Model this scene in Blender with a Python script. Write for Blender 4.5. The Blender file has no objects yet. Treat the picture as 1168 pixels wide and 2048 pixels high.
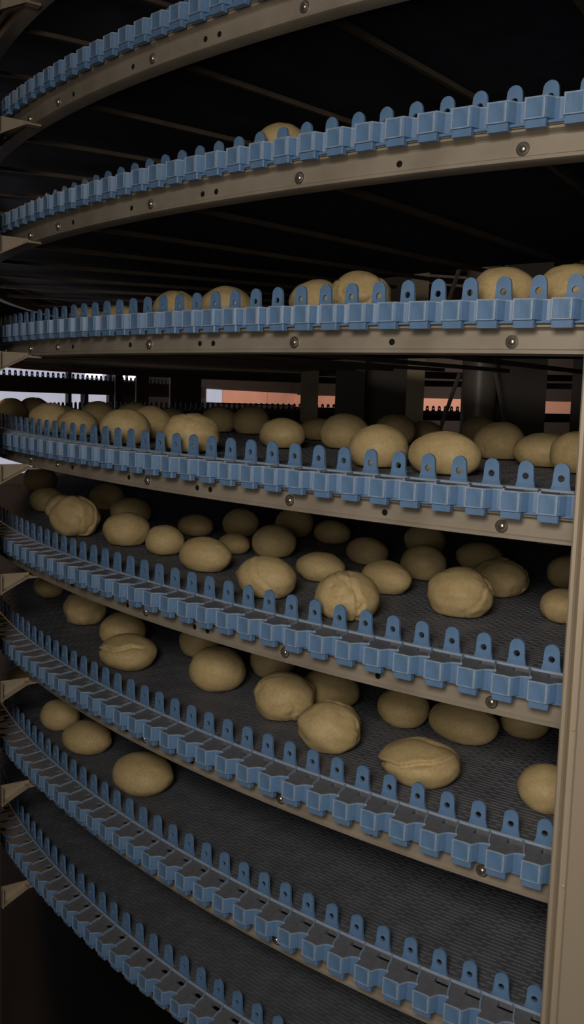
import bpy, bmesh, math, random
from mathutils import Vector, Matrix, noise

# ---------------------------------------------------------------- scale
P = 0.25                      # height of one tier, metres
R = 12.6589 * P               # radius of the outer face of the side rails
Z0 = 1.60 + 3.3537 * P        # height of the (virtual) tier number 0
TOP = 0.2128 * P              # belt top above the rail bolts
OUT = 0.15 * P               # edge blocks stand this far outside the rail
PITCH_A = 0.0157              # belt pitch, radians
T_START = {1: -.0952, 2: -.0963, 3: -.0808, 4: -.0817, 5: -.0809, 6: -.0790, 7: -.0946, 8: -.0814}   # angle of one block corner on each tier
R_IN = 7.9 * P                # inner edge of the belt
C = bpy.context.scene.collection

def zt(k, th):
    """height of the rail bolts of tier k at the angle th (the spiral falls as th grows)"""
    return Z0 - k * P - P * th / (2 * math.pi)

def pol(r, th, z):
    return Vector((r * math.cos(th), r * math.sin(th), z))

# ---------------------------------------------------------------- camera, world, lamps, exposure
sc = bpy.context.scene
cam_d = bpy.data.cameras.new('camera')
cam = bpy.data.objects.new('camera', cam_d); C.objects.link(cam)
sc.camera = cam
yaw, pit, rol = -0.4709, -0.1152, 0.0304
fwd = Vector((-math.cos(yaw) * math.cos(pit), math.sin(yaw) * math.cos(pit), math.sin(pit)))
rgt = fwd.cross(Vector((0, 0, 1))).normalized(); upv = rgt.cross(fwd)
r2 = rgt * math.cos(rol) + upv * math.sin(rol); u2 = -rgt * math.sin(rol) + upv * math.cos(rol)
m = Matrix((r2, u2, -fwd)).transposed().to_4x4()
m.translation = Vector((17.6301 * P, 0, 1.60))
cam.matrix_world = m
cam_d.sensor_fit = 'VERTICAL'; cam_d.sensor_height = 24.0
cam_d.lens = 24.0 * 1852.38 / 2048.0
cam_d.clip_start = 0.02; cam_d.clip_end = 60

w = bpy.data.worlds.new('world'); sc.world = w; w.use_nodes = True
w.node_tree.nodes['Background'].inputs[0].default_value = (0.30, 0.36, 0.5, 1)
w.node_tree.nodes['Background'].inputs[1].default_value = 0.006

def area_lamp(name, loc, target, size, power, col, sy=None):
    d = bpy.data.lights.new(name, 'AREA'); d.energy = power; d.color = col
    d.shape = 'RECTANGLE'; d.size = size; d.size_y = sy or size
    o = bpy.data.objects.new(name, d); C.objects.link(o); o.location = loc
    o.rotation_euler = (Vector(target) - Vector(loc)).to_track_quat('-Z', 'Y').to_euler()
    return o
# the work lamp behind the camera that lights the open side of the chamber
area_lamp('work_lamp', (4.78, -0.05, 2.00), (3.2, -0.35, 0.85), 0.40, 11.5, (1.0, 0.88, 0.73), 0.30)
area_lamp('front_fill_light', (4.95, -0.05, 1.58), (3.0, -0.3, 1.0), 0.7, 4.6, (1.0, 0.90, 0.78), 0.6)  # unseen soft fill added low by the camera to lighten rails and lugs
# warm light added beyond the frame to catch the upper beams and rails
area_lamp('added_warm_light', (1.3, -4.7, 3.0), (2.6, -1.3, 2.9), 0.3, 10.0, (1.0, 0.55, 0.28))
# the warm lamp in the room beyond the spiral
area_lamp('far_warm_lamp', (-3.3, -3.0, 2.6), (-5.2, -4.2, 1.6), 0.5, 42.0, (1.0, 0.70, 0.58))

sc.view_settings.view_transform = 'Standard'
sc.view_settings.look = 'None'
sc.view_settings.gamma = 1.0
sc.view_settings.exposure = 0.1
sc.view_settings.use_curve_mapping = False

# ---------------------------------------------------------------- materials
def mat(name, col, rough=0.5, metal=0.0, vary=0.0, vscale=40.0, bump=0.0, bscale=200.0, spec=0.5, sss=0.0, col2=None, stretch=None):
    M = bpy.data.materials.new(name); M.use_nodes = True
    nt = M.node_tree; b = nt.nodes['Principled BSDF']
    b.inputs['Base Color'].default_value = (*col, 1); b.inputs['Roughness'].default_value = rough
    b.inputs['Metallic'].default_value = metal; b.inputs['Specular IOR Level'].default_value = spec
    if sss:
        b.inputs['Subsurface Weight'].default_value = sss
        b.inputs['Subsurface Radius'].default_value = (0.012, 0.007, 0.003)
    tc = nt.nodes.new('ShaderNodeTexCoord'); src = tc.outputs['Object']
    if stretch:
        mp = nt.nodes.new('ShaderNodeMapping'); mp.inputs['Scale'].default_value = stretch
        nt.links.new(src, mp.inputs['Vector']); src = mp.outputs['Vector']
    if vary:
        n = nt.nodes.new('ShaderNodeTexNoise'); n.inputs['Scale'].default_value = vscale; n.inputs['Detail'].default_value = 5
        nt.links.new(src, n.inputs['Vector'])
        rmp = nt.nodes.new('ShaderNodeMapRange'); rmp.inputs[1].default_value = 0.3; rmp.inputs[2].default_value = 0.7
        nt.links.new(n.outputs['Fac'], rmp.inputs[0])
        mx = nt.nodes.new('ShaderNodeMix'); mx.data_type = 'RGBA'
        c2 = col2 or tuple(c * (1 - vary) for c in col)
        mx.inputs[6].default_value = (*col, 1); mx.inputs[7].default_value = (*c2, 1)
        nt.links.new(rmp.outputs[0], mx.inputs[0]); nt.links.new(mx.outputs[2], b.inputs['Base Color'])
    if bump:
        n2 = nt.nodes.new('ShaderNodeTexNoise'); n2.inputs['Scale'].default_value = bscale; n2.inputs['Detail'].default_value = 4
        nt.links.new(src, n2.inputs['Vector'])
        bp = nt.nodes.new('ShaderNodeBump'); bp.inputs['Strength'].default_value = bump; bp.inputs['Distance'].default_value = 0.002
        nt.links.new(n2.outputs['Fac'], bp.inputs['Height']); nt.links.new(bp.outputs['Normal'], b.inputs['Normal'])
    return M

def glow(name, col, strength, vscale=6.0, low=0.75):
    M = bpy.data.materials.new(name); M.use_nodes = True; nt = M.node_tree
    nt.nodes.remove(nt.nodes['Principled BSDF'])
    e = nt.nodes.new('ShaderNodeEmission'); e.inputs['Strength'].default_value = strength
    tc = nt.nodes.new('ShaderNodeTexCoord'); n = nt.nodes.new('ShaderNodeTexNoise'); n.inputs['Scale'].default_value = vscale
    nt.links.new(tc.outputs['Object'], n.inputs['Vector'])
    mx = nt.nodes.new('ShaderNodeMix'); mx.data_type = 'RGBA'
    mx.inputs[6].default_value = (*[c * low for c in col], 1); mx.inputs[7].default_value = (*col, 1)
    nt.links.new(n.outputs['Fac'], mx.inputs[0]); nt.links.new(mx.outputs[2], e.inputs['Color'])
    nt.links.new(e.outputs[0], nt.nodes['Material Output'].inputs['Surface'])
    return M

M_BLUE = mat('blue_plastic', (0.165, 0.315, 0.58), 0.42, vary=0.18, vscale=60, bump=0.08, bscale=500)
M_PALE = mat('pale_blue_plastic', (0.37, 0.49, 0.68), 0.5, vary=0.2, vscale=90)  # paler blue for the rims, ridges, ribs and hinge line
M_TOP = mat('grey_blue_plastic', (0.21, 0.222, 0.258), 0.55, vary=0.25, vscale=80)
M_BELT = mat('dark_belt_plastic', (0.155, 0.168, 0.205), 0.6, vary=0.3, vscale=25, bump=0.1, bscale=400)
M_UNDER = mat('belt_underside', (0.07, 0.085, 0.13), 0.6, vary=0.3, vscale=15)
M_STEEL = mat('brushed_steel', (0.47, 0.42, 0.355), 0.45, metal=0.2, vary=0.22, vscale=14, bump=0.05, bscale=300, col2=(0.36, 0.315, 0.26))
M_STRIP = mat('cream_wear_strip', (0.42, 0.37, 0.27), 0.55, vary=0.15, vscale=30)
M_BOLT = mat('polished_bolt', (0.72, 0.66, 0.58), 0.22, metal=0.9, vary=0.1, vscale=60)
M_HOLE = mat('hole_black', (0.004, 0.004, 0.004), 0.9, vary=0.1)
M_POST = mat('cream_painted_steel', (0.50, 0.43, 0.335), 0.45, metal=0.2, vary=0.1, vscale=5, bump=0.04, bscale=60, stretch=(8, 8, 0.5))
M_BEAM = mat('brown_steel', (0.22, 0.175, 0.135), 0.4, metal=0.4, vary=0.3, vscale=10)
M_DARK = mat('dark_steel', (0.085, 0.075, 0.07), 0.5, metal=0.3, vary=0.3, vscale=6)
M_TAN = mat('lightened_tan_steel', (0.86, 0.74, 0.50), 0.5, metal=0.0, vary=0.4, vscale=5)  # tan lightened so the colour stands in for light on the columns
M_POLE = mat('grey_pole_steel', (0.50, 0.45, 0.41), 0.4, metal=0.1, vary=0.15, vscale=8)
M_DOUGH = mat('raw_dough', (0.60, 0.455, 0.215), 0.52, vary=0.3, vscale=22, bump=0.12, bscale=120, sss=0.12, spec=0.35, col2=(0.69, 0.555, 0.32))
M_WALL = mat('dark_wall_panel', (0.02, 0.018, 0.016), 0.7, vary=0.2, vscale=3)
M_SALMON = mat('salmon_wall_panel', (0.80, 0.48, 0.37), 0.6, vary=0.12, vscale=4)
M_FLOOR = mat('dark_floor', (0.010, 0.009, 0.009), 0.6, vary=0.3, vscale=4)
M_CEIL = mat('dark_ceiling', (0.05, 0.045, 0.04), 0.7, vary=0.2, vscale=3)
M_WIN = glow('window_daylight', (0.72, 0.72, 0.86), 0.62)
M_LAMP = glow('lamp_tube', (1.0, 1.0, 1.0), 2.0)

# ---------------------------------------------------------------- mesh helpers
def mesh_of(name, verts, faces, mats, idx=None, smooth=False, recalc=True):
    me = bpy.data.meshes.new(name)
    me.from_pydata([tuple(v) for v in verts], [], faces)
    for mm in mats: me.materials.append(mm)
    if idx:
        for p, i in zip(me.polygons, idx): p.material_index = i
    if recalc:
        bm = bmesh.new(); bm.from_mesh(me); bmesh.ops.recalc_face_normals(bm, faces=bm.faces); bm.to_mesh(me); bm.free()
    if smooth:
        for p in me.polygons: p.use_smooth = True
    me.update()
    return me

def obj(name, me, parent=None, loc=None, mw=None):
    o = bpy.data.objects.new(name, me); C.objects.link(o)
    if parent: o.parent = parent
    if mw is not None: o.matrix_local = mw
    if loc is not None: o.location = loc
    return o

def empty(name, loc=(0, 0, 0)):
    o = bpy.data.objects.new(name, None); C.objects.link(o); o.location = loc; o.empty_display_size = 0.1
    return o

def tag(o, label=None, cat=None, group=None, kind=None):
    if label: o['label'] = label
    if cat: o['category'] = cat
    if group: o['group'] = group
    if kind: o['kind'] = kind
    return o

class MB:
    """collects boxes, prisms and sweeps of one mesh"""
    def __init__(s): s.v = []; s.f = []; s.i = []
    def add(s, verts, faces, mi=0):
        b = len(s.v); s.v += [Vector(v) for v in verts]; s.f += [tuple(b + i for i in f) for f in faces]; s.i += [mi] * len(faces)
    def box(s, x0, x1, y0, y1, z0, z1, mi=0, top=None):
        vs = [(x, y, z) for z in (z0, z1) for y in (y0, y1) for x in (x0, x1)]
        s.add(vs, [(0, 2, 3, 1), (0, 1, 5, 4), (1, 3, 7, 5), (3, 2, 6, 7), (2, 0, 4, 6)], mi)
        s.add(vs[4:], [(0, 1, 3, 2)], mi if top is None else top)
    def prism(s, poly, z0, z1, mi=0, top=None, axis=2):
        n = len(poly)
        def at(p, z): return (p[0], p[1], z) if axis == 2 else ((p[0], z, p[1]) if axis == 1 else (z, p[0], p[1]))
        vs = [at(p, z0) for p in poly] + [at(p, z1) for p in poly]
        s.add(vs, [(i, (i + 1) % n, n + (i + 1) % n, n + i) for i in range(n)] + [tuple(range(n - 1, -1, -1))], mi)
        s.add(vs[n:], [tuple(range(n))], mi if top is None else top)
    def bar(s, a, b, wd, ht, up=Vector((0, 0, 1)), mi=0):
        a = Vector(a); b = Vector(b); d = (b - a).normalized(); sx = d.cross(up).normalized(); uz = sx.cross(d)
        vs = [q + sx * (wd / 2 * i) + uz * (ht / 2 * j) for q in (a, b) for i, j in ((-1, -1), (1, -1), (1, 1), (-1, 1))]
        s.add(vs, [(0, 1, 2, 3), (7, 6, 5, 4), (0, 4, 5, 1), (1, 5, 6, 2), (2, 6, 7, 3), (3, 7, 4, 0)], mi)
    def lathe(s, prof, n=16, mi=0, M=None):
        vs = []
        for r_, z_ in prof:
            for k in range(n):
                v = Vector((r_ * math.cos(2 * math.pi * k / n), r_ * math.sin(2 * math.pi * k / n), z_))
                vs.append(M @ v if M else v)
        fs = [(j * n + k, j * n + (k + 1) % n, (j + 1) * n + (k + 1) % n, (j + 1) * n + k) for j in range(len(prof) - 1) for k in range(n)]
        fs.append(tuple(range(n))); fs.append(tuple((len(prof) - 1) * n + k for k in range(n)))
        s.add(vs, fs, mi)
    def mesh(s, name, mats, smooth=False): return mesh_of(name, s.v, s.f, mats, s.i, smooth)

def helix_sweep(prof, t0, t1, step, closed=True):
    """profile points (radius, height over the bolts) swept along tier 0 of the spiral; heights relative to Z0"""
    n = max(2, int((t1 - t0) / step)) + 1; L = len(prof); vs = []; fs = []
    for i in range(n):
        th = t0 + (t1 - t0) * i / (n - 1)
        for r_, h_ in prof: vs.append(pol(r_, th, h_ - P * th / (2 * math.pi)))
    for i in range(n - 1):
        for j in range(L if closed else L - 1):
            a = i * L + j; b = i * L + (j + 1) % L
            fs.append((a, b, b + L, a + L))
    if closed: fs += [tuple(range(L)), tuple((n - 1) * L + j for j in range(L - 1, -1, -1))]
    return vs, fs

def smooth_by_angle(me, deg=40):
    for p in me.polygons: p.use_smooth = True
    me.set_sharp_from_angle(angle=math.radians(deg))
# ---------------------------------------------------------------- the room
def slab(name, x0, x1, y0, y1, z0, z1, m_):
    b = MB(); b.box(x0, x1, y0, y1, z0, z1); o = obj(name, b.mesh(name, [m_])); o['kind'] = 'structure'; return o
slab('floor', -5.6, 7.0, -5.2, 5.2, -0.1, 0.0, M_FLOOR)
slab('ceiling', -5.6, 7.0, -5.2, 5.2, 3.9, 4.0, M_CEIL)
slab('wall_back', -5.6, -5.4, -5.2, 5.2, 0, 3.9, M_WALL)
slab('wall_left', -5.4, 6.9, -5.2, -5.0, 0, 3.9, M_WALL)
slab('wall_right', -5.4, 6.9, 5.0, 5.2, 0, 3.9, M_WALL)
slab('wall_front', 6.9, 7.0, -5.2, 5.2, 0, 3.9, M_WALL)
# daylight window in the left wall, split by mullions
b = MB(); b.box(-1.86, 0.9, -5.0, -4.96, 1.00, 2.00)
win = obj('window_1', b.mesh('window_pane', [M_WIN])); win['kind'] = 'structure'
fb = MB()
for x in (-1.86, -1.35, -0.55, 0.45): fb.box(x - .02, x + .02, -4.97, -4.93, 1.00, 2.00)
for z in (1.00, 2.00): fb.box(-1.86, 0.9, -4.97, -4.93, z - .03, z + .03)
obj('window_frame', fb.mesh('window_frame', [M_DARK]), win)
# salmon panel cladding on the back wall
for i in range(6):
    b = MB(); y0 = -5.0 + i * 1.2; b.box(-5.4, -5.36, y0 + .01, y0 + 1.19, 1.58, 1.715)
    o = obj('trim_%d' % (i + 1), b.mesh('wall_cladding', [M_SALMON])); o['kind'] = 'structure'

b = MB(); b.box(-3.58, -3.46, -5.0, -4.965, 1.60, 1.73); b.box(-3.70, -3.63, -5.0, -4.965, 1.60, 1.73)
win2 = obj('window_2', b.mesh('window_pane', [M_WIN])); win2['kind'] = 'structure'
for i in range(2):
    b = MB(); b.box(-4.66 - i * .74, -3.72 - i * .96, -5.0, -4.97, 1.60, 1.73)
    o = obj('trim_%d' % (i + 7), b.mesh('wall_cladding', [M_SALMON])); o['kind'] = 'structure'
# ---------------------------------------------------------------- belt pieces shared by every tier
T_HALF = PITCH_A * R / 2
def module_mesh():
    """one edge link: block with a recessed web, foot, slotted top plate (x outward, y along the belt to the right, z up)"""
    b = MB(); mm = 0.001
    B = OUT
    pl = [(0, -13.5), (-.6, -12), (-1.0, -4), (-1.0, 4), (-.6, 12), (0, 13.5), (-2, 16), (-7, 19), (-12.5, 22), (-16, 27), (-17.5, 33), (-17, 36.6), (-27, 36.6), (-27, -13.5)]
    b.prism([(x * mm, y * mm) for x, y in pl], -26.5 * mm, -1.2 * mm, 0, top=2)
    # raised pale rim round the outer edge of the plate
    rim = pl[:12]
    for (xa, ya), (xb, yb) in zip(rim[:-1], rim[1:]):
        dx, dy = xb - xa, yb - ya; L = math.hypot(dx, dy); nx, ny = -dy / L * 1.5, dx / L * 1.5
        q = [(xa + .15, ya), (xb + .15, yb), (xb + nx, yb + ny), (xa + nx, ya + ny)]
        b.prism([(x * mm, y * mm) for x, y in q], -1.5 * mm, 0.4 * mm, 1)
    # pale ridges at the two front corners and a pale lower lip
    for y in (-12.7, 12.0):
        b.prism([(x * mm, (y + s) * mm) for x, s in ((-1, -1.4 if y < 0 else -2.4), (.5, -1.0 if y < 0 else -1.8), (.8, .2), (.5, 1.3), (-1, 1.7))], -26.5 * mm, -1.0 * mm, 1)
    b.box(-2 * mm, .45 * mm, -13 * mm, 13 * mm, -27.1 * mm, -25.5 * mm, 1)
    # the foot under the block
    b.prism([(x * mm, y * mm) for x, y in ((-3.5, -12.5), (-3.5, 13), (-5, 14.5), (-14, 14.5), (-14, -12.5))], -37 * mm, -26.5 * mm, 0)
    b.box(-20 * mm, -14 * mm, -13 * mm, 36.5 * mm, -30 * mm, -26.5 * mm, 0)
    # top plate behind the block with one slot
    b.box(-39 * mm, -27 * mm, -13.5 * mm, 36.6 * mm, -9 * mm, -1.2 * mm, 2)
    b.box(-54.5 * mm, -39 * mm, -13.5 * mm, 1 * mm, -9 * mm, -1.2 * mm, 2)
    b.box(-54.5 * mm, -39 * mm, 26 * mm, 36.6 * mm, -9 * mm, -1.2 * mm, 2)
    b.box(-68 * mm, -54.5 * mm, -13.5 * mm, 36.6 * mm, -9 * mm, -1.2 * mm, 2)
    # hinge line at the foot of the tabs
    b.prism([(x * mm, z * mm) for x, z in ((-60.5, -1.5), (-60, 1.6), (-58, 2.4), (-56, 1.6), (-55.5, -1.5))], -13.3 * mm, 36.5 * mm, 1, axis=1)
    # curved rib from the block corner back to the hinge line
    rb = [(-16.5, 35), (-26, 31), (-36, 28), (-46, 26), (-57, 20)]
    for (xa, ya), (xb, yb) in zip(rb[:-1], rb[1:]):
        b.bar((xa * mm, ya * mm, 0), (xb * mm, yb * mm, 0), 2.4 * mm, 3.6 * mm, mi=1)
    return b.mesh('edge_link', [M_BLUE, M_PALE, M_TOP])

def tab_mesh():
    """upright finger with a hole, thin in x"""
    mm = 0.001; n = 28; HC = 18.5; HR = 4.6
    def prof(a):
        # outline sampled by the angle round the hole centre
        dx, dz = math.cos(a), math.sin(a)
        best = 1e9
        poly = [(-15, 0), (-12.6, 6), (-11.6, 12), (-11, 24)] + [(-10.8 * math.cos(t), 29 + 10.8 * math.sin(t)) for t in [math.pi * i / 10 for i in range(1, 10)]] + [(11, 24), (11.8, 12), (13.4, 6), (18, 0)]
        m_ = len(poly)
        for i in range(m_):
            (x1, z1), (x2, z2) = poly[i], poly[(i + 1) % m_]
            z1 -= HC; z2 -= HC
            den = dx * (z2 - z1) - dz * (x2 - x1)
            if abs(den) < 1e-9: continue
            t = (x1 * (z2 - z1) - z1 * (x2 - x1)) / den
            s_ = (x1 * dz - z1 * dx) / den
            if t > 0 and -1e-6 <= s_ <= 1 + 1e-6: best = min(best, t)
        return dx * best, dz * best + HC
    outer = [prof(2 * math.pi * i / n) for i in range(n)]
    inner = [(HR * math.cos(2 * math.pi * i / n), HC + HR * math.sin(2 * math.pi * i / n)) for i in range(n)]
    vs = []
    for x in (0.0, -4.5):
        for (y, z) in outer: vs.append((x * mm, y * mm, z * mm))
        for (y, z) in inner: vs.append((x * mm, y * mm, z * mm))
    fs = []
    for i in range(n):
        j = (i + 1) % n
        fs += [(i, j, n + j, n + i), (2 * n + i, 3 * n + i, 3 * n + j, 2 * n + j), (i, 2 * n + i, 2 * n + j, j), (n + i, n + j, 3 * n + j, 3 * n + i)]
    # a shallow rib across the foot of the finger
    b = MB(); b.add(vs, fs, 0)
    b.box(-1 * mm, .9 * mm, -11 * mm, 11 * mm, 6.5 * mm, 8 * mm, 0)
    me = b.mesh('guard_tab', [M_BLUE]); smooth_by_angle(me, 30); return me

ME_MOD = module_mesh(); ME_TAB = tab_mesh()
TAB_X = -0.062; TAB_Y = -0.001

# belt sheet: a plate and, on it, the raised link bars, shared by all tiers
def belt_sheet_mesh(t0, t1):
    ro = R + OUT - 0.0665
    vs, fs = helix_sweep([(ro, TOP - .0015), (ro, TOP - .012), (R_IN, TOP - .012), (R_IN, TOP - .0040), (ro, TOP - .0040)][1:], t0, t1, 0.0161)
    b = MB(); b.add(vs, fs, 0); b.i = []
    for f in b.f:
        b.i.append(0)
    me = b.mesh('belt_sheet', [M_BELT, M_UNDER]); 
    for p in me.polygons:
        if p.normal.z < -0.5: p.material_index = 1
    return me
def belt_links_mesh(t0, t1):
    """the small link bars of the woven belt surface"""
    ro = R + OUT - 0.0665; b = MB(); rng = random.Random(4)
    n = int((t1 - t0) / PITCH_A); nr = int((ro - R_IN - .02) / 0.0098)
    vs = []; fs = []
    for i in range(n):
        tc = t0 + (i + .5) * PITCH_A
        for j in range(nr):
            r_ = ro - .009 - j * .0098; z_ = TOP - .0040
            off = (0.5 if j % 2 else 0.0) * PITCH_A * .55
            ha = .43 * PITCH_A
            a0, a1 = tc - ha + off, tc + ha + off
            rs = .0040; base = len(vs)
            for (rr, th, h) in ((r_ - rs, a0, 0), (r_ + rs, a0, 0), (r_ + rs, a1, 0), (r_ - rs, a1, 0), (r_ - rs * .85, a0 + .0004, .0010), (r_ + rs * .85, a0 + .0004, .0010), (r_ + rs * .85, a1 - .0004, .0010), (r_ - rs * .85, a1 - .0004, .0010)):
                vs.append(pol(rr, th, z_ + h - P * th / (2 * math.pi)))
            fs += [tuple(base + q for q in f) for f in ((4, 5, 6, 7), (0, 1, 5, 4), (1, 2, 6, 5), (2, 3, 7, 6), (3, 0, 4, 7))]
    return mesh_of('belt_links', vs, fs, [M_BELT], recalc=False)
ME_SHEET = belt_sheet_mesh(-3.05, 0.55)
ME_LINKS = belt_links_mesh(-0.95, 0.10)

# side rail: folded steel channel under the belt edge
mmv = 0.001
RAIL = [(R - .030, .022), (R + .014, .022), (R + .014, .019), (R + .002, .0165), (R, .0145), (R, -.0085), (R + .0035, -.0105), (R + .0035, -.0150), (R - .002, -.0165), (R - .028, -.0165), (R - .028, -.0135), (R - .003, -.0135), (R - .003, .012), (R - .030, .012)]
vs, fs = helix_sweep(RAIL, -3.05, 0.55, 0.0115); ME_RAIL = mesh_of('rail_channel', vs, fs, [M_STEEL]); smooth_by_angle(ME_RAIL, 25)
STRIP = [(R - .024, .022), (R + .004, .022), (R + .004, .0265), (R - .010, .0285), (R - .010, .036), (R - .024, .036)]
STRIP = [(R - .005, .0225), (R + .0175, .0225), (R + .0175, .0275), (R + .012, .0285), (R + .012, TOP - .0300), (R - .005, TOP - .0300)]
vs, fs = helix_sweep(STRIP, -3.05, 0.55, 0.0115); ME_STRIP = mesh_of('wear_strip', vs, fs, [M_STRIP]); smooth_by_angle(ME_STRIP, 25)
b = MB(); b.lathe([(.0095, 0), (.0095, .0012), (.0066, .0014), (.0062, .0036), (.0042, .0056), (.0012, .0062)], 18)
ME_BOLT = b.mesh('bolt_head', [M_BOLT]); smooth_by_angle(ME_BOLT, 35)
b = MB(); b.lathe([(.0048, 0), (.0048, .0007), (.0036, .0008), (.0034, .0003)], 14, 0)
ME_HOLE = b.mesh('bolt_hole', [M_HOLE])
b = MB(); b.box(-.030, 0, -.011, .011, -.016, .020)
BEAM_T = (-0.1001, 0.1146)
def beam_mesh():
    """folded channel bar along x (outward), length from the inner edge to the rail"""
    b = MB(); L = R - R_IN - .03
    poly = [(-.005, .0), (.005, .0), (.005, .010), (.0036, .010), (.0036, .002), (-.0036, .002), (-.0036, .010), (-.005, .010)]
    b.prism(poly, -L, 0, 0, axis=0); return b.mesh('cross_beam', [M_BEAM])
ME_BEAM = beam_mesh()

ORD = {0: 'topmost', 1: 'first', 2: 'second', 3: 'third', 4: 'fourth', 5: 'fifth', 6: 'sixth', 7: 'seventh', 8: 'eighth'}
BELT_LABEL = {
 0: 'dark underside of the conveyor belt running above all the blue-edged tiers',
 1: 'highest blue-edged conveyor belt, seen from below, no dough in sight',
 2: 'second blue-edged belt from the top, seen from below with two buns peeping over',
 3: 'third blue-edged belt from the top, seen edge-on at eye level',
 4: 'fourth blue-edged belt from the top, crowded with buns below eye level',
 5: 'fifth blue-edged belt from the top, grey surface full of buns',
 6: 'sixth blue-edged belt from the top, grey surface with scattered buns',
 7: 'seventh blue-edged belt from the top, nearly empty grey surface',
 8: 'lowest blue-edged conveyor belt, empty and dim, over the dark floor'}
RAIL_LABEL = {
 0: 'steel cross beams of the support under the belt above all tiers',
 1: 'brown-lit curved steel side rail under the highest blue-edged belt',
 2: 'curved steel side rail with bolts under the second blue-edged belt',
 3: 'straight-looking steel side rail under the eye-level third belt',
 4: 'bright curved steel side rail under the bun-crowded fourth belt',
 5: 'curved steel side rail under the fifth blue-edged belt',
 6: 'curved steel side rail under the sixth blue-edged belt',
 7: 'curved steel side rail under the nearly empty seventh belt',
 8: 'dim steel side rail hidden beneath the lowest belt'}

def frame_at(k, th, r, dz):
    """local matrix: x outward, y along the belt (falling with the spiral), z up"""
    x = Vector((math.cos(th), math.sin(th), 0)); y = Vector((-math.sin(th), math.cos(th), -P / (2 * math.pi * R))).normalized(); z = x.cross(y)
    mw = Matrix((x, y, z)).transposed().to_4x4(); mw.translation = pol(r, th, dz - P * th / (2 * math.pi)); return mw

LUG_I = {1: (-7, 62, 46), 2: (-3, 36), 3: (-3, 103), 4: (-3, 40), 5: (-3, 42), 6: (-3, 42), 7: (-3, 42), 8: (-3, 42)}
for k in range(0, 9):
    base = empty('conveyor_belt', (0, 0, Z0 - k * P)); tag(base, BELT_LABEL[k], 'conveyor belt', 'belt tiers of the spiral conveyor')
    sh = obj('belt_sheet', ME_SHEET, base)
    lk = obj('link_surface', ME_LINKS, base); lk['kind'] = 'stuff'
    if k > 0:
        LIST = list(range(-4, 51)) + {3: list(range(51, 106)), 4: list(range(51, 150))}.get(k, [])
        for i in LIST:
            th = T_START[k] + 0.0042 - i * PITCH_A
            e = obj('edge_link', ME_MOD, base, mw=frame_at(k, th, R + OUT, TOP))
            obj('guard_tab', ME_TAB, e, loc=(TAB_X, TAB_Y, -.0015))
    rb = empty('support_rail', (0, 0, Z0 - k * P)); tag(rb, RAIL_LABEL[k], 'rail', 'side rails of the spiral conveyor')
    obj('rail_channel', ME_RAIL, rb); obj('wear_strip', ME_STRIP, rb)
    bolts = [-0.1001 - .1146 * i for i in range(5)] + [0.0145, -0.495]
    holes = [-0.158, -0.2727, -0.2835, -0.349, -0.421]
    for th in bolts if k else ():
        x = Vector((math.cos(th), math.sin(th), 0)); mw = Matrix((Vector((-math.sin(th), math.cos(th), 0)), Vector((0, 0, 1)), x)).transposed().to_4x4()
        mw.translation = pol(R - .0004, th, .0005 - P * th / (2 * math.pi)); obj('bolt', ME_BOLT, rb, mw=mw)
    for th in holes if k else ():
        x = Vector((math.cos(th), math.sin(th), 0)); mw = Matrix((Vector((-math.sin(th), math.cos(th), 0)), Vector((0, 0, 1)), x)).transposed().to_4x4()
        mw.translation = pol(R - .0003, th, .0005 - P * th / (2 * math.pi)); obj('bolt_hole', ME_HOLE, rb, mw=mw)
    if k <= 3:
        for i in range(-1, 14):
            th = -0.1001 - .1146 * i
            mw = frame_at(k, th, R - .02, .0025); obj('cross_beam', ME_BEAM, rb, mw=mw)

# ---------------------------------------------------------------- posts and brackets
def bracket_mesh():
    """tapered gusset with a folded lower flange; x outward from the rail, y tangential"""
    b = MB(); x0, x1 = .012, .083
    prof = [(x0, -.0095), (x1, -.0095), (x1, -.050), (x0, -.0135)]
    b.prism([(p[0], p[1]) for p in prof], -.0015, .0015, 0, axis=1)
    d = Vector((x1 - x0, 0, -.0365)).normalized()
    b.bar((x0, .009, -.0150), (x1, .009, -.0515), .021, .003, mi=0)
    b.box(x1 - .003, x1, -.0015, .022, -.053, -.0095, 0)
    b.box(-.012, x0 + .012, -.0015, .020, -.0205, -.0165, 0)
    return b.mesh('bracket', [M_POST])
ME_BRK = bracket_mesh()
# the left post stands outside the rails; its brackets carry every tier
TH_L = -0.490
lp = empty('frame_post', tuple(pol(R + .12, TH_L, 0))); lp.rotation_euler = (0, 0, TH_L)
tag(lp, 'dark edge of the upright post carrying the tapered brackets', 'post')
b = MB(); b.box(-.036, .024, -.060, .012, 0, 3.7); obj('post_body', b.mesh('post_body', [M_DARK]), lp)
for k in range(0, 9):
    o = obj('bracket', ME_BRK, lp)
    mw = Matrix.Translation((-.12, 0, zt(k, TH_L) - .0005)); o.matrix_local = mw
b = MB()
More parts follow.
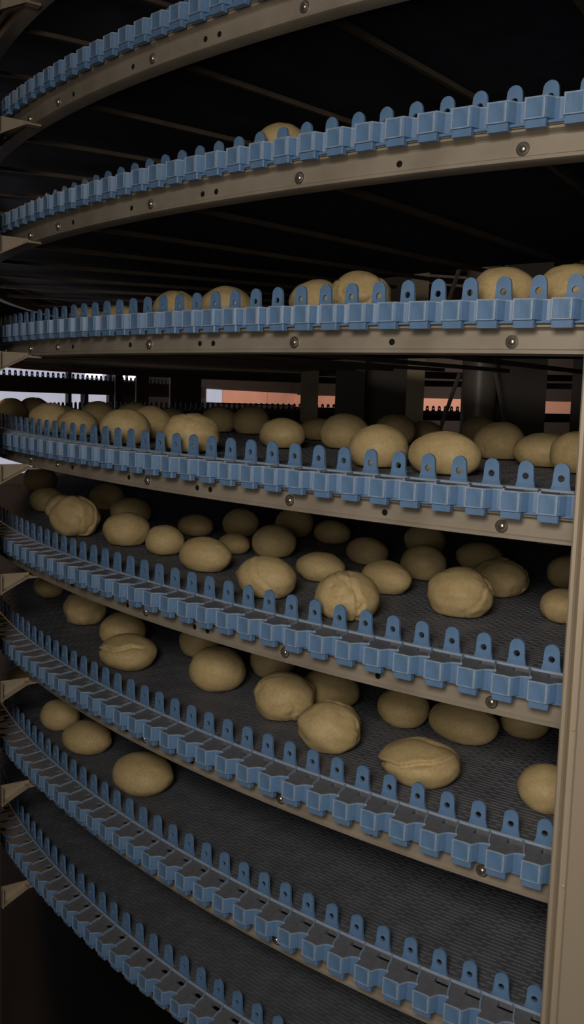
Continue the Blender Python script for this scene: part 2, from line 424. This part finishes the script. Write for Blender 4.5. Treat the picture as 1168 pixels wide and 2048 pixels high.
# the near post by the right side: a formed channel with a lip and a groove
TH_R = -0.0455
rp = empty('frame_post', tuple(pol(R + .125, TH_R, 0))); rp.rotation_euler = (0, 0, TH_R)
tag(rp, 'tall cream steel post in front of the lower belts, folded lip along its edge', 'post')
b = MB()
pr = [(-.030, -.046), (.010, -.046), (.012, -.044), (.012, -.040), (.009, -.038), (.000, -.036), (-.001, -.027), (.016, -.0255), (.018, -.023), (.018, .050), (.014, .054), (-.030, .054)]
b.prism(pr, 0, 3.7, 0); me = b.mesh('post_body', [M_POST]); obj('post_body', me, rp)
for z in (0.42, 0.62, 0.83, 1.02, 1.22, 1.43):
    bb = MB(); bb.lathe([(.0022, 0), (.002, .0008), (.001, .0014)], 10); 
    o = obj('rivet', bb.mesh('rivet', [M_POST]), rp); o.matrix_local = Matrix.Translation((-.0004, -.0315, z)) @ Matrix.Rotation(math.pi / 2, 4, 'Y')

# ---------------------------------------------------------------- dough buns
def bun_mesh(style, seed, sub=5):
    """raw dough bun of unit width: flat foot, domed top, folds and creases pressed in"""
    rng = random.Random(seed)
    bm = bmesh.new(); bmesh.ops.create_icosphere(bm, subdivisions=sub, radius=1.0)
    S = {'round': (1.0, .97, .78), 'oval': (1.10, .92, .64), 'long': (1.22, .86, .76), 'folded': (1.06, .98, .80), 'lumpy': (1.04, .96, .80),
         'split': (1.12, .96, .62), 'swirl': (1.02, 1.0, .84), 'pinched': (1.10, .92, .76)}[style]
    off = Vector((rng.uniform(-9, 9), rng.uniform(-9, 9), rng.uniform(-9, 9)))
    def crease(p, n, c, wob, wd, dep, mask):
        d = p.dot(n) - c + wob * noise.noise(p * 2.2 + off)
        g = math.exp(-(d / wd) ** 2)
        return dep * g * mask
    creases = []
    def rv(): return Vector((rng.uniform(-1, 1), rng.uniform(-1, 1), rng.uniform(-.6, .6))).normalized()
    nc = {'round': 1, 'oval': 1, 'long': 1, 'folded': 3, 'lumpy': 2, 'split': 1, 'swirl': 4, 'pinched': 2}[style]
    for _ in range(nc):
        creases.append((rv(), rng.uniform(-.3, .5), rng.uniform(.15, .4), rng.uniform(.045, .075), rng.uniform(.045, .085) if style not in ('round', 'oval', 'long') else rng.uniform(.012, .03), rv()))
    for v in bm.verts:
        p = v.co.normalized(); r_ = 1.0
        r_ += .045 * noise.noise(p * 1.3 + off) + .018 * noise.noise(p * 3.1 - off)
        if style == 'lumpy': r_ += .075 * noise.noise(p * 1.9 + off * 1.7)
        if style == 'folded': r_ += .05 * noise.noise(Vector((p.x * 1.2, p.y * 1.2, p.z * 3.0)) + off)
        for n_, c_, wb, wd, dp, fc in creases:
            r_ -= crease(p, n_, c_, wb, wd, dp, max(0.0, min(1.0, .5 + 1.3 * p.dot(fc))))
            # a soft roll of dough beside the fold
            r_ += crease(p, n_, c_ + .11, wb, wd * 2.0, dp * .45, max(0.0, min(1.0, .5 + 1.3 * p.dot(fc))))
        if style == 'split':
            d = p.z * .80 - p.x * .34 - .22 + .16 * noise.noise(p * 2.0 + off); mk = max(0.0, min(1.0, p.y * -2.0 + .6))
            r_ -= .13 * math.exp(-(d / .055) ** 2) * mk; r_ += .05 * math.exp(-((d - .13) / .10) ** 2) * mk
        if style == 'swirl':
            q = (p - Vector((.1, -.75, .65)).normalized()).length; a = math.atan2(p.z - .6, p.x)
            d = math.sin(q * 9.0 - a * 1.0); r_ -= .045 * max(0.0, -d) ** 3 * max(0.0, 1.2 - q) ; r_ += .02 * max(0.0, d) * max(0.0, 1.1 - q)
        if style == 'pinched':
            q = (p - Vector((-.93, -.25, .05)).normalized()).length
            r_ += .13 * math.exp(-(q / .22) ** 2)
        co = Vector((p.x * S[0], p.y * S[1], p.z * S[2])) * r_
        zz = co.z
        fl = -.74 * S[2]
        if zz < fl: zz = fl + (zz - fl) * .10          # flat foot
        co.z = zz
        v.co = co * .5
    zmin = min(v.co.z for v in bm.verts)
    for v in bm.verts: v.co.z -= zmin
    me = bpy.data.meshes.new('dough_bun'); bm.to_mesh(me); bm.free()
    me.materials.append(M_DOUGH)
    for p in me.polygons: p.use_smooth = True
    return me
STYLES = {}
for st, cnt in (('round', 5), ('oval', 4), ('long', 2), ('folded', 3), ('lumpy', 3), ('split', 2), ('swirl', 1), ('pinched', 1)):
    STYLES[st] = [bun_mesh(st, 100 * i + len(st) * 7 + 3) for i in range(cnt)]
# (tier, angle, distance in from the rail, width mm, kind, label, turn, -)
BUNS = [
 (2, -0.2552, 0.400, 100, 'round', 'lone dough bun peeping over the blue edge of the second belt near its middle', None, 0),
 (2, -0.3370, 0.438, 100, 'oval', 'barely visible brownish bun behind the blue edge of the second belt, toward the bracket post', None, 0),
 (3, -0.4815, 0.466, 95, 'oval', 'smallest-looking bun on the eye-level third belt, nearest the bracket post', None, 0),
 (3, -0.4548, 0.643, 97, 'oval', 'wide low bun on the third belt, second from the bracket post, half behind its neighbour', None, 0),
 (3, -0.3763, 0.643, 100, 'round', 'bun with a flat pale top on the third belt, third from the bracket post', None, 0),
 (3, -0.3258, 0.697, 105, 'round', 'smooth domed bun on the third belt, fourth from the bracket post', None, 0),
 (3, -0.2545, 0.808, 105, 'round', 'bun tucked behind the big creased bun midway along the third belt', None, 0),
 (3, -0.2137, 0.672, 106, 'folded', 'big creased bun midway along the third belt, lit on top', None, 0),
 (3, -0.1215, 0.522, 98, 'round', 'tall smooth bun standing alone on the third belt toward the cream post side', None, 0),
 (3, -0.0918, 0.651, 100, 'folded', 'bun cut by the picture border on the third belt, farthest from the bracket post', None, 0),
 (4, -0.5516, 0.410, 105, 'round', 'dim bun on the fourth belt closest to the bracket post', None, 0),
 (4, -0.5876, 0.533, 105, 'oval', 'dim bun on the fourth belt, second from the bracket post along the edge', None, 0),
 (4, -0.5141, 0.535, 115, 'oval', 'brownish bun on the fourth belt, third from the bracket post along the edge', None, 0),
 (4, -0.4098, 0.416, 108, 'round', 'pale smooth bun on the fourth belt, fourth from the bracket post along the edge', None, 0),
 (4, -0.4692, 1.048, 112, 'round', 'bun wedged between two front buns on the fourth belt, set slightly back', None, 0),
 (4, -0.3315, 0.420, 110, 'folded', 'brightly lit wrinkled bun on the fourth belt, fifth along the edge from the bracket post', None, 0),
 (4, -0.6102, 2.582, 112, 'round', 'dark bun far behind the wrinkled bun on the fourth belt', None, 0),
 (4, -0.5663, 2.785, 112, 'round', 'shaded bun behind the oval mid-belt bun on the fourth belt', None, 0),
 (4, -0.3579, 1.662, 118, 'oval', 'oval bun in half shade at the middle of the fourth belt', None, 0),
 (4, -0.4594, 3.021, 115, 'oval', 'dark bun deep on the fourth belt, in front of the tan drum column', None, 0),
 (4, -0.3401, 2.266, 115, 'round', 'greyish bun half hidden behind the tall round bun of the fourth belt', None, 0),
 (4, -0.3947, 3.545, 112, 'round', 'dark bun far behind the tall round and long buns of the fourth belt', None, 0),
 (4, -0.2026, 0.770, 102, 'round', 'tall round egg-like bun, brightest on the fourth belt, behind two blue tabs', None, 0),
 (4, -0.1552, 0.675, 118, 'long', 'long loaf-shaped bun on the fourth belt beside the tall round bun', 0.0, 0),
 (4, -0.2052, 2.681, 112, 'round', 'dim bun just behind the end of the long loaf-shaped bun on the fourth belt', None, 0),
 (4, -0.1465, 2.210, 120, 'oval', 'wide shaded bun on the fourth belt, second from the cream post end', None, 0),
 (4, -0.1089, 1.776, 105, 'round', 'bun cut by the picture border on the fourth belt above the cream post', None, 0),
 (4, -0.7788, 0.420, 105, 'round', 'dark bun far beyond the dim edge buns of the fourth belt, nearest the daylight window', None, 0),
 (4, -0.8033, 0.713, 105, 'round', 'dark bun in the back row of the fourth belt, below the distant side conveyor', None, 0),
 (4, -0.7476, 1.043, 110, 'oval', 'dark bun behind the brownish third edge bun of the fourth belt', None, 0),
 (4, -0.7238, 1.424, 112, 'round', 'dark bun peeping between the brownish and the pale smooth buns, fourth belt', None, 0),
 (4, -0.6896, 1.792, 110, 'round', 'dark bun peeping above the pale smooth bun and its wedged neighbour, fourth belt', None, 0),
 (4, -0.7032, 2.284, 110, 'oval', 'dark bun peeping behind the brightly lit wrinkled bun of the fourth belt', None, 0),
 (4, -0.4257, 4.303, 110, 'oval', 'dark bun at the far inner side of the fourth belt, before the round pole', None, 0),
 (4, -0.3705, 4.716, 112, 'round', 'dark bun at the inner side of the fourth belt, right at the round pole foot', None, 0),
 (5, -0.8654, 0.786, 123, 'round', 'most distant bun of the fifth belt, just below the bracket', None, 0),
 (5, -0.6804, 0.741, 106, 'round', 'brown bun second nearest the bracket post on the fifth belt', None, 0),
 (5, -0.6236, 0.760, 95, 'lumpy', 'bun half hidden behind the crinkled bun near the bracket post on the fifth belt', None, 0),
 (5, -0.5302, 0.583, 131, 'lumpy', 'crinkled bun on the fifth belt in the cluster nearest the bracket post', None, 0),
 (5, -0.6879, 1.470, 114, 'round', 'dark bun behind the crinkled bun, set back on the fifth belt', None, 0),
 (5, -0.5830, 1.413, 124, 'oval', 'shaded bun directly behind the plump square-looking bun on the fifth belt', None, 0),
 (5, -0.4692, 0.813, 116, 'round', 'plump square-looking bun on the fifth belt with a shaded bun behind it', None, 0),
 (5, -0.4185, 0.890, 91, 'round', 'small round bun touching the long oval bun on the fifth belt', None, 0),
 (5, -0.3503, 0.757, 119, 'long', 'long oval bun lying along the edge of the fifth belt, small bun beside it', 0.1, 0),
 (5, -0.3971, 1.483, 83, 'oval', 'bun tucked behind the far end of the long oval bun on the fifth belt', None, 0),
 (5, -0.4919, 1.713, 103, 'oval', 'dark bun in the back row behind the small round bun on the fifth belt', None, 0),
 (5, -0.4744, 2.142, 99, 'round', 'dim bun in the back row behind the long oval bun on the fifth belt', None, 0),
 (5, -0.3680, 1.696, 105, 'round', 'dim bun straight behind the bun with the pinched tip on the fifth belt', None, 0),
 (5, -0.2656, 0.493, 115, 'pinched', 'bright bun with a pinched tip, close to the tabs of the fifth belt', 0.0, 0),
 (5, -0.2787, 1.280, 106, 'oval', 'oval bun in half shade behind and between the pinched and swirled buns, fifth belt', None, 0),
 (5, -0.3023, 2.188, 103, 'long', 'long dim bun in the third row of the fifth belt, under the rail hole', -0.1, 0),
 (5, -0.1996, 0.418, 109, 'swirl', 'swirled bun with deep folds touching the tabs of the fifth belt', 0.0, 0),
 (5, -0.2241, 1.314, 105, 'long', 'long sausage-shaped bun lying behind the swirled bun on the fifth belt', -0.15, 0),
 (5, -0.2343, 2.034, 96, 'round', 'dim bun at the end of the sausage-shaped bun on the fifth belt', None, 0),
 (5, -0.1583, 1.085, 113, 'folded', 'folded bun with a raised knob on top, alone before the dark cluster, fifth belt', None, 0),
 (5, -0.1651, 1.932, 102, 'lumpy', 'dark lumpy bun adjoining the knobbed bun on the fifth belt', None, 0),
 (5, -0.2244, 2.794, 111, 'oval', 'dark bun at the back of the cluster behind the knobbed bun, fifth belt', None, 0),
 (5, -0.1029, 1.421, 84, 'round', 'bun partly hidden by the cream post on the fifth belt', None, 0),
 (5, -0.1367, 2.673, 92, 'round', 'dark bun behind the one at the cream post on the fifth belt', None, 0),
 (5, -0.4497, 2.653, 105, 'round', 'very dark bun deep under the fourth rail, behind the pinched bun row, fifth belt', None, 0),
 (5, -0.3997, 2.742, 101, 'oval', 'very dark bun deep on the fifth belt behind the oval half-shaded bun', None, 0),
 (5, -0.3056, 3.093, 103, 'round', 'very dark bun deep on the fifth belt beyond the sausage-shaped bun', None, 0),
 (6, -0.6729, 0.743, 106, 'oval', 'shadowed bun on the sixth belt beside the upper tapered bracket', None, 0),
 (6, -0.5584, 0.808, 116, 'lumpy', 'misshapen shadowed bun on the sixth belt, second from the bracket post', None, 0),
 (6, -0.4747, 0.818, 115, 'round', 'bun stuck behind the split lumpy bun on the sixth belt', None, 0),
 (6, -0.4213, 0.548, 135, 'split', 'split lumpy bun on the sixth belt with another bun stuck behind it', None, 0),
 (6, -0.4186, 1.290, 100, 'round', 'dark bun behind the smooth egg-like bun on the sixth belt', None, 0),
 (6, -0.3424, 0.842, 121, 'round', 'smooth egg-like bun with a tiny highlight on the sixth belt', None, 0),
 (6, -0.3411, 1.453, 102, 'round', 'dark bun under the rail behind the folded bun on the sixth belt', None, 0),
 (6, -0.2714, 0.798, 116, 'folded', 'folded bun with a long crease on the sixth belt, between smooth and floury buns', None, 0),
 (6, -0.2668, 1.298, 124, 'oval', 'dim wide bun right behind the floury bun on the sixth belt', None, 0),
 (6, -0.2161, 0.544, 113, 'lumpy', 'floury mottled bun with a ragged foot on the sixth belt', None, 0),
 (6, -0.2068, 1.344, 102, 'round', 'dim round bun behind the large cracked bun on the sixth belt', None, 0),
 (6, -0.1631, 1.373, 127, 'long', 'dim long bun behind the large cracked bun, toward the cream post, sixth belt', 0.0, 0),
 (6, -0.1533, 0.498, 129, 'split', 'large cracked bun with a gaping crease, largest on the sixth belt', 0.0, 0),
 (6, -0.0865, 0.618, 91, 'round', 'bun partly hidden by the cream post on the sixth belt', None, 0),
 (6, -0.1349, 1.779, 94, 'round', 'very dark bun far back near the cream post on the sixth belt', None, 0),
 (6, -0.3193, 2.210, 104, 'oval', 'very dark bun deep under the rail at the middle of the sixth belt', None, 0),
 (7, -0.5347, 0.451, 105, 'round', 'small bun leaning on another near the bracket post on the seventh belt', None, 0),
 (7, -0.4778, 0.468, 126, 'oval', 'middle bun of the three close together on the seventh belt', None, 0),
 (7, -0.3900, 0.482, 141, 'oval', 'smooth flat bun lying alone on the seventh belt, farthest from the bracket post', 0.05, 0),
 (7, -0.6612, 0.431, 90, 'round', 'half-hidden shadowed bun on the seventh belt directly above a tapered bracket', None, 0),
]

cnt = {}
for n_, (k, th, inn, wmm, st, lab, rot, fwd_dz) in enumerate(BUNS):
    c = cnt.get(st, 0); cnt[st] = c + 1
    r_ = R - inn * P; wd = wmm * .001
    o = obj('dough_bun', STYLES[st][c % len(STYLES[st])])
    rng = random.Random(n_ * 13 + 5)
    s_ = wd / (1.0 if st in ('round', 'lumpy', 'folded', 'swirl') else 1.06)
    if st == 'long': s_ = wd / 1.15
    o.scale = (s_, s_ * rng.uniform(.96, 1.04), s_ * rng.uniform(.95, 1.06))
    o.location = pol(r_, th, zt(k, th) + TOP - .0012)
    a = rot if rot is not None else rng.uniform(-.5, .5) + (math.pi if rng.random() < .5 else 0)
    o.rotation_euler = (0, 0, th + math.pi / 2 + a)
    tag(o, lab, 'dough bun', 'raw dough buns on the belts')

# ---------------------------------------------------------------- drum frame and things beyond the belts
dr = empty('inner_drum', (0, 0, 0)); tag(dr, 'upright columns of the inner drum, seen through the gap above the fourth belt', 'drum')
def column(x, y, wd, dp, m_, lab=None, turn=None):
    b = MB(); b.box(-dp / 2, dp / 2, -wd / 2, wd / 2, 0.05, 3.7)
    o = obj('drum_column', b.mesh('drum_column', [m_]), dr); o.location = (x, y, 0)
    o.rotation_euler = (0, 0, math.atan2(-y, 4.4 - x) if turn is None else turn)
    if lab: o['label'] = lab
column(0.83, -1.755, .075, .05, M_TAN, 'tan column coloured lighter, as if lit', math.atan2(1.755, 3.58))
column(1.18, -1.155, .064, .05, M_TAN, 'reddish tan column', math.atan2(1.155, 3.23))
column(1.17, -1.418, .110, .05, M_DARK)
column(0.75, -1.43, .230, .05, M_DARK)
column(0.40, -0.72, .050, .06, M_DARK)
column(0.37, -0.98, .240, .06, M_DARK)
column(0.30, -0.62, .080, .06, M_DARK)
cp = empty('drum_pole', (0.70, -1.056, 0)); tag(cp, 'round grey steel pole with slanted braces behind the buns of the fourth belt', 'pole')
b = MB(); b.lathe([(.070, 0.05), (.070, 3.7)], 32); me = b.mesh('pole_tube', [M_POLE]); smooth_by_angle(me, 40); obj('pole_tube', me, cp)
for dx, dy in ((-.06, -.13), (.05, .10)):
    for z in (0.55, 1.05, 1.55, 2.05):
        b = MB(); b.bar((dx * .75, dy * .75, z + .20), (dx * 1.45, dy * 1.45, z - .05), .012, .012)
        obj('brace', b.mesh('brace', [M_POLE]), cp)
# columns and lamps outside the far side of the spiral
for x, y, wd, lab in ((-.53, -3.63, .08, 'narrow grey upright beyond the far belts, beside two bright lamps'), (-.655, -3.38, .20, 'broad dark upright beyond the far belts'), (-.70, -3.95, .05, 'dark upright beyond the far belts at the edge of the daylight window')):
    b = MB(); b.box(-.03, .03, -wd / 2, wd / 2, 0, 3.7); o = obj('upright_column', b.mesh('upright_column', [M_DARK])); o.location = (x, y, 0); o.rotation_euler = (0, 0, .75); tag(o, lab, 'column')
for x, lab in ((-1.66, 'bright wall lamp in the far gap closest to the daylight window'), (-2.02, 'small round bright wall lamp beyond the narrow upright, nearer the window'), (-2.20, 'small round bright wall lamp beyond the narrow upright, farther from the window')):
    b = MB(); wd = .09 if x > -1.7 else .035
    b.box(-wd, wd, -.05, .0, -.03, .03, 0); o = obj('wall_lamp', b.mesh('wall_lamp', [M_LAMP])); o.location = (x, -4.93, 1.80); tag(o, lab, 'lamp', 'far wall lamps')

# a second conveyor running along the left wall, in front of the daylight window
fc = empty('side_conveyor', (-0.9, -4.62, 1.735)); tag(fc, 'distant dark belt conveyor with small upright tabs before the daylight window', 'conveyor', None)
b = MB(); b.box(-1.5, 1.5, -.25, .25, -.012, 0); obj('belt_sheet', b.mesh('far_belt_sheet', [M_UNDER]), fc)
b = MB(); b.box(-1.5, 1.5, .25, .28, -.105, -.008); b.box(-1.5, 1.5, -.28, -.25, -.085, -.008); obj('side_panel', b.mesh('far_side_panel', [M_DARK]), fc)
for i in range(3):
    b = MB(); b.box(-.02, .02, .19, .23, -1.735, -.02); obj('leg', b.mesh('conveyor_leg', [M_DARK]), fc, loc=(-1.3 + i * 1.3, 0, 0))
for i in range(56):
    o = obj('guard_tab', ME_TAB, fc, loc=(-1.45 + i * .051, .262, -.006)); o.rotation_euler = (0, 0, math.pi / 2)
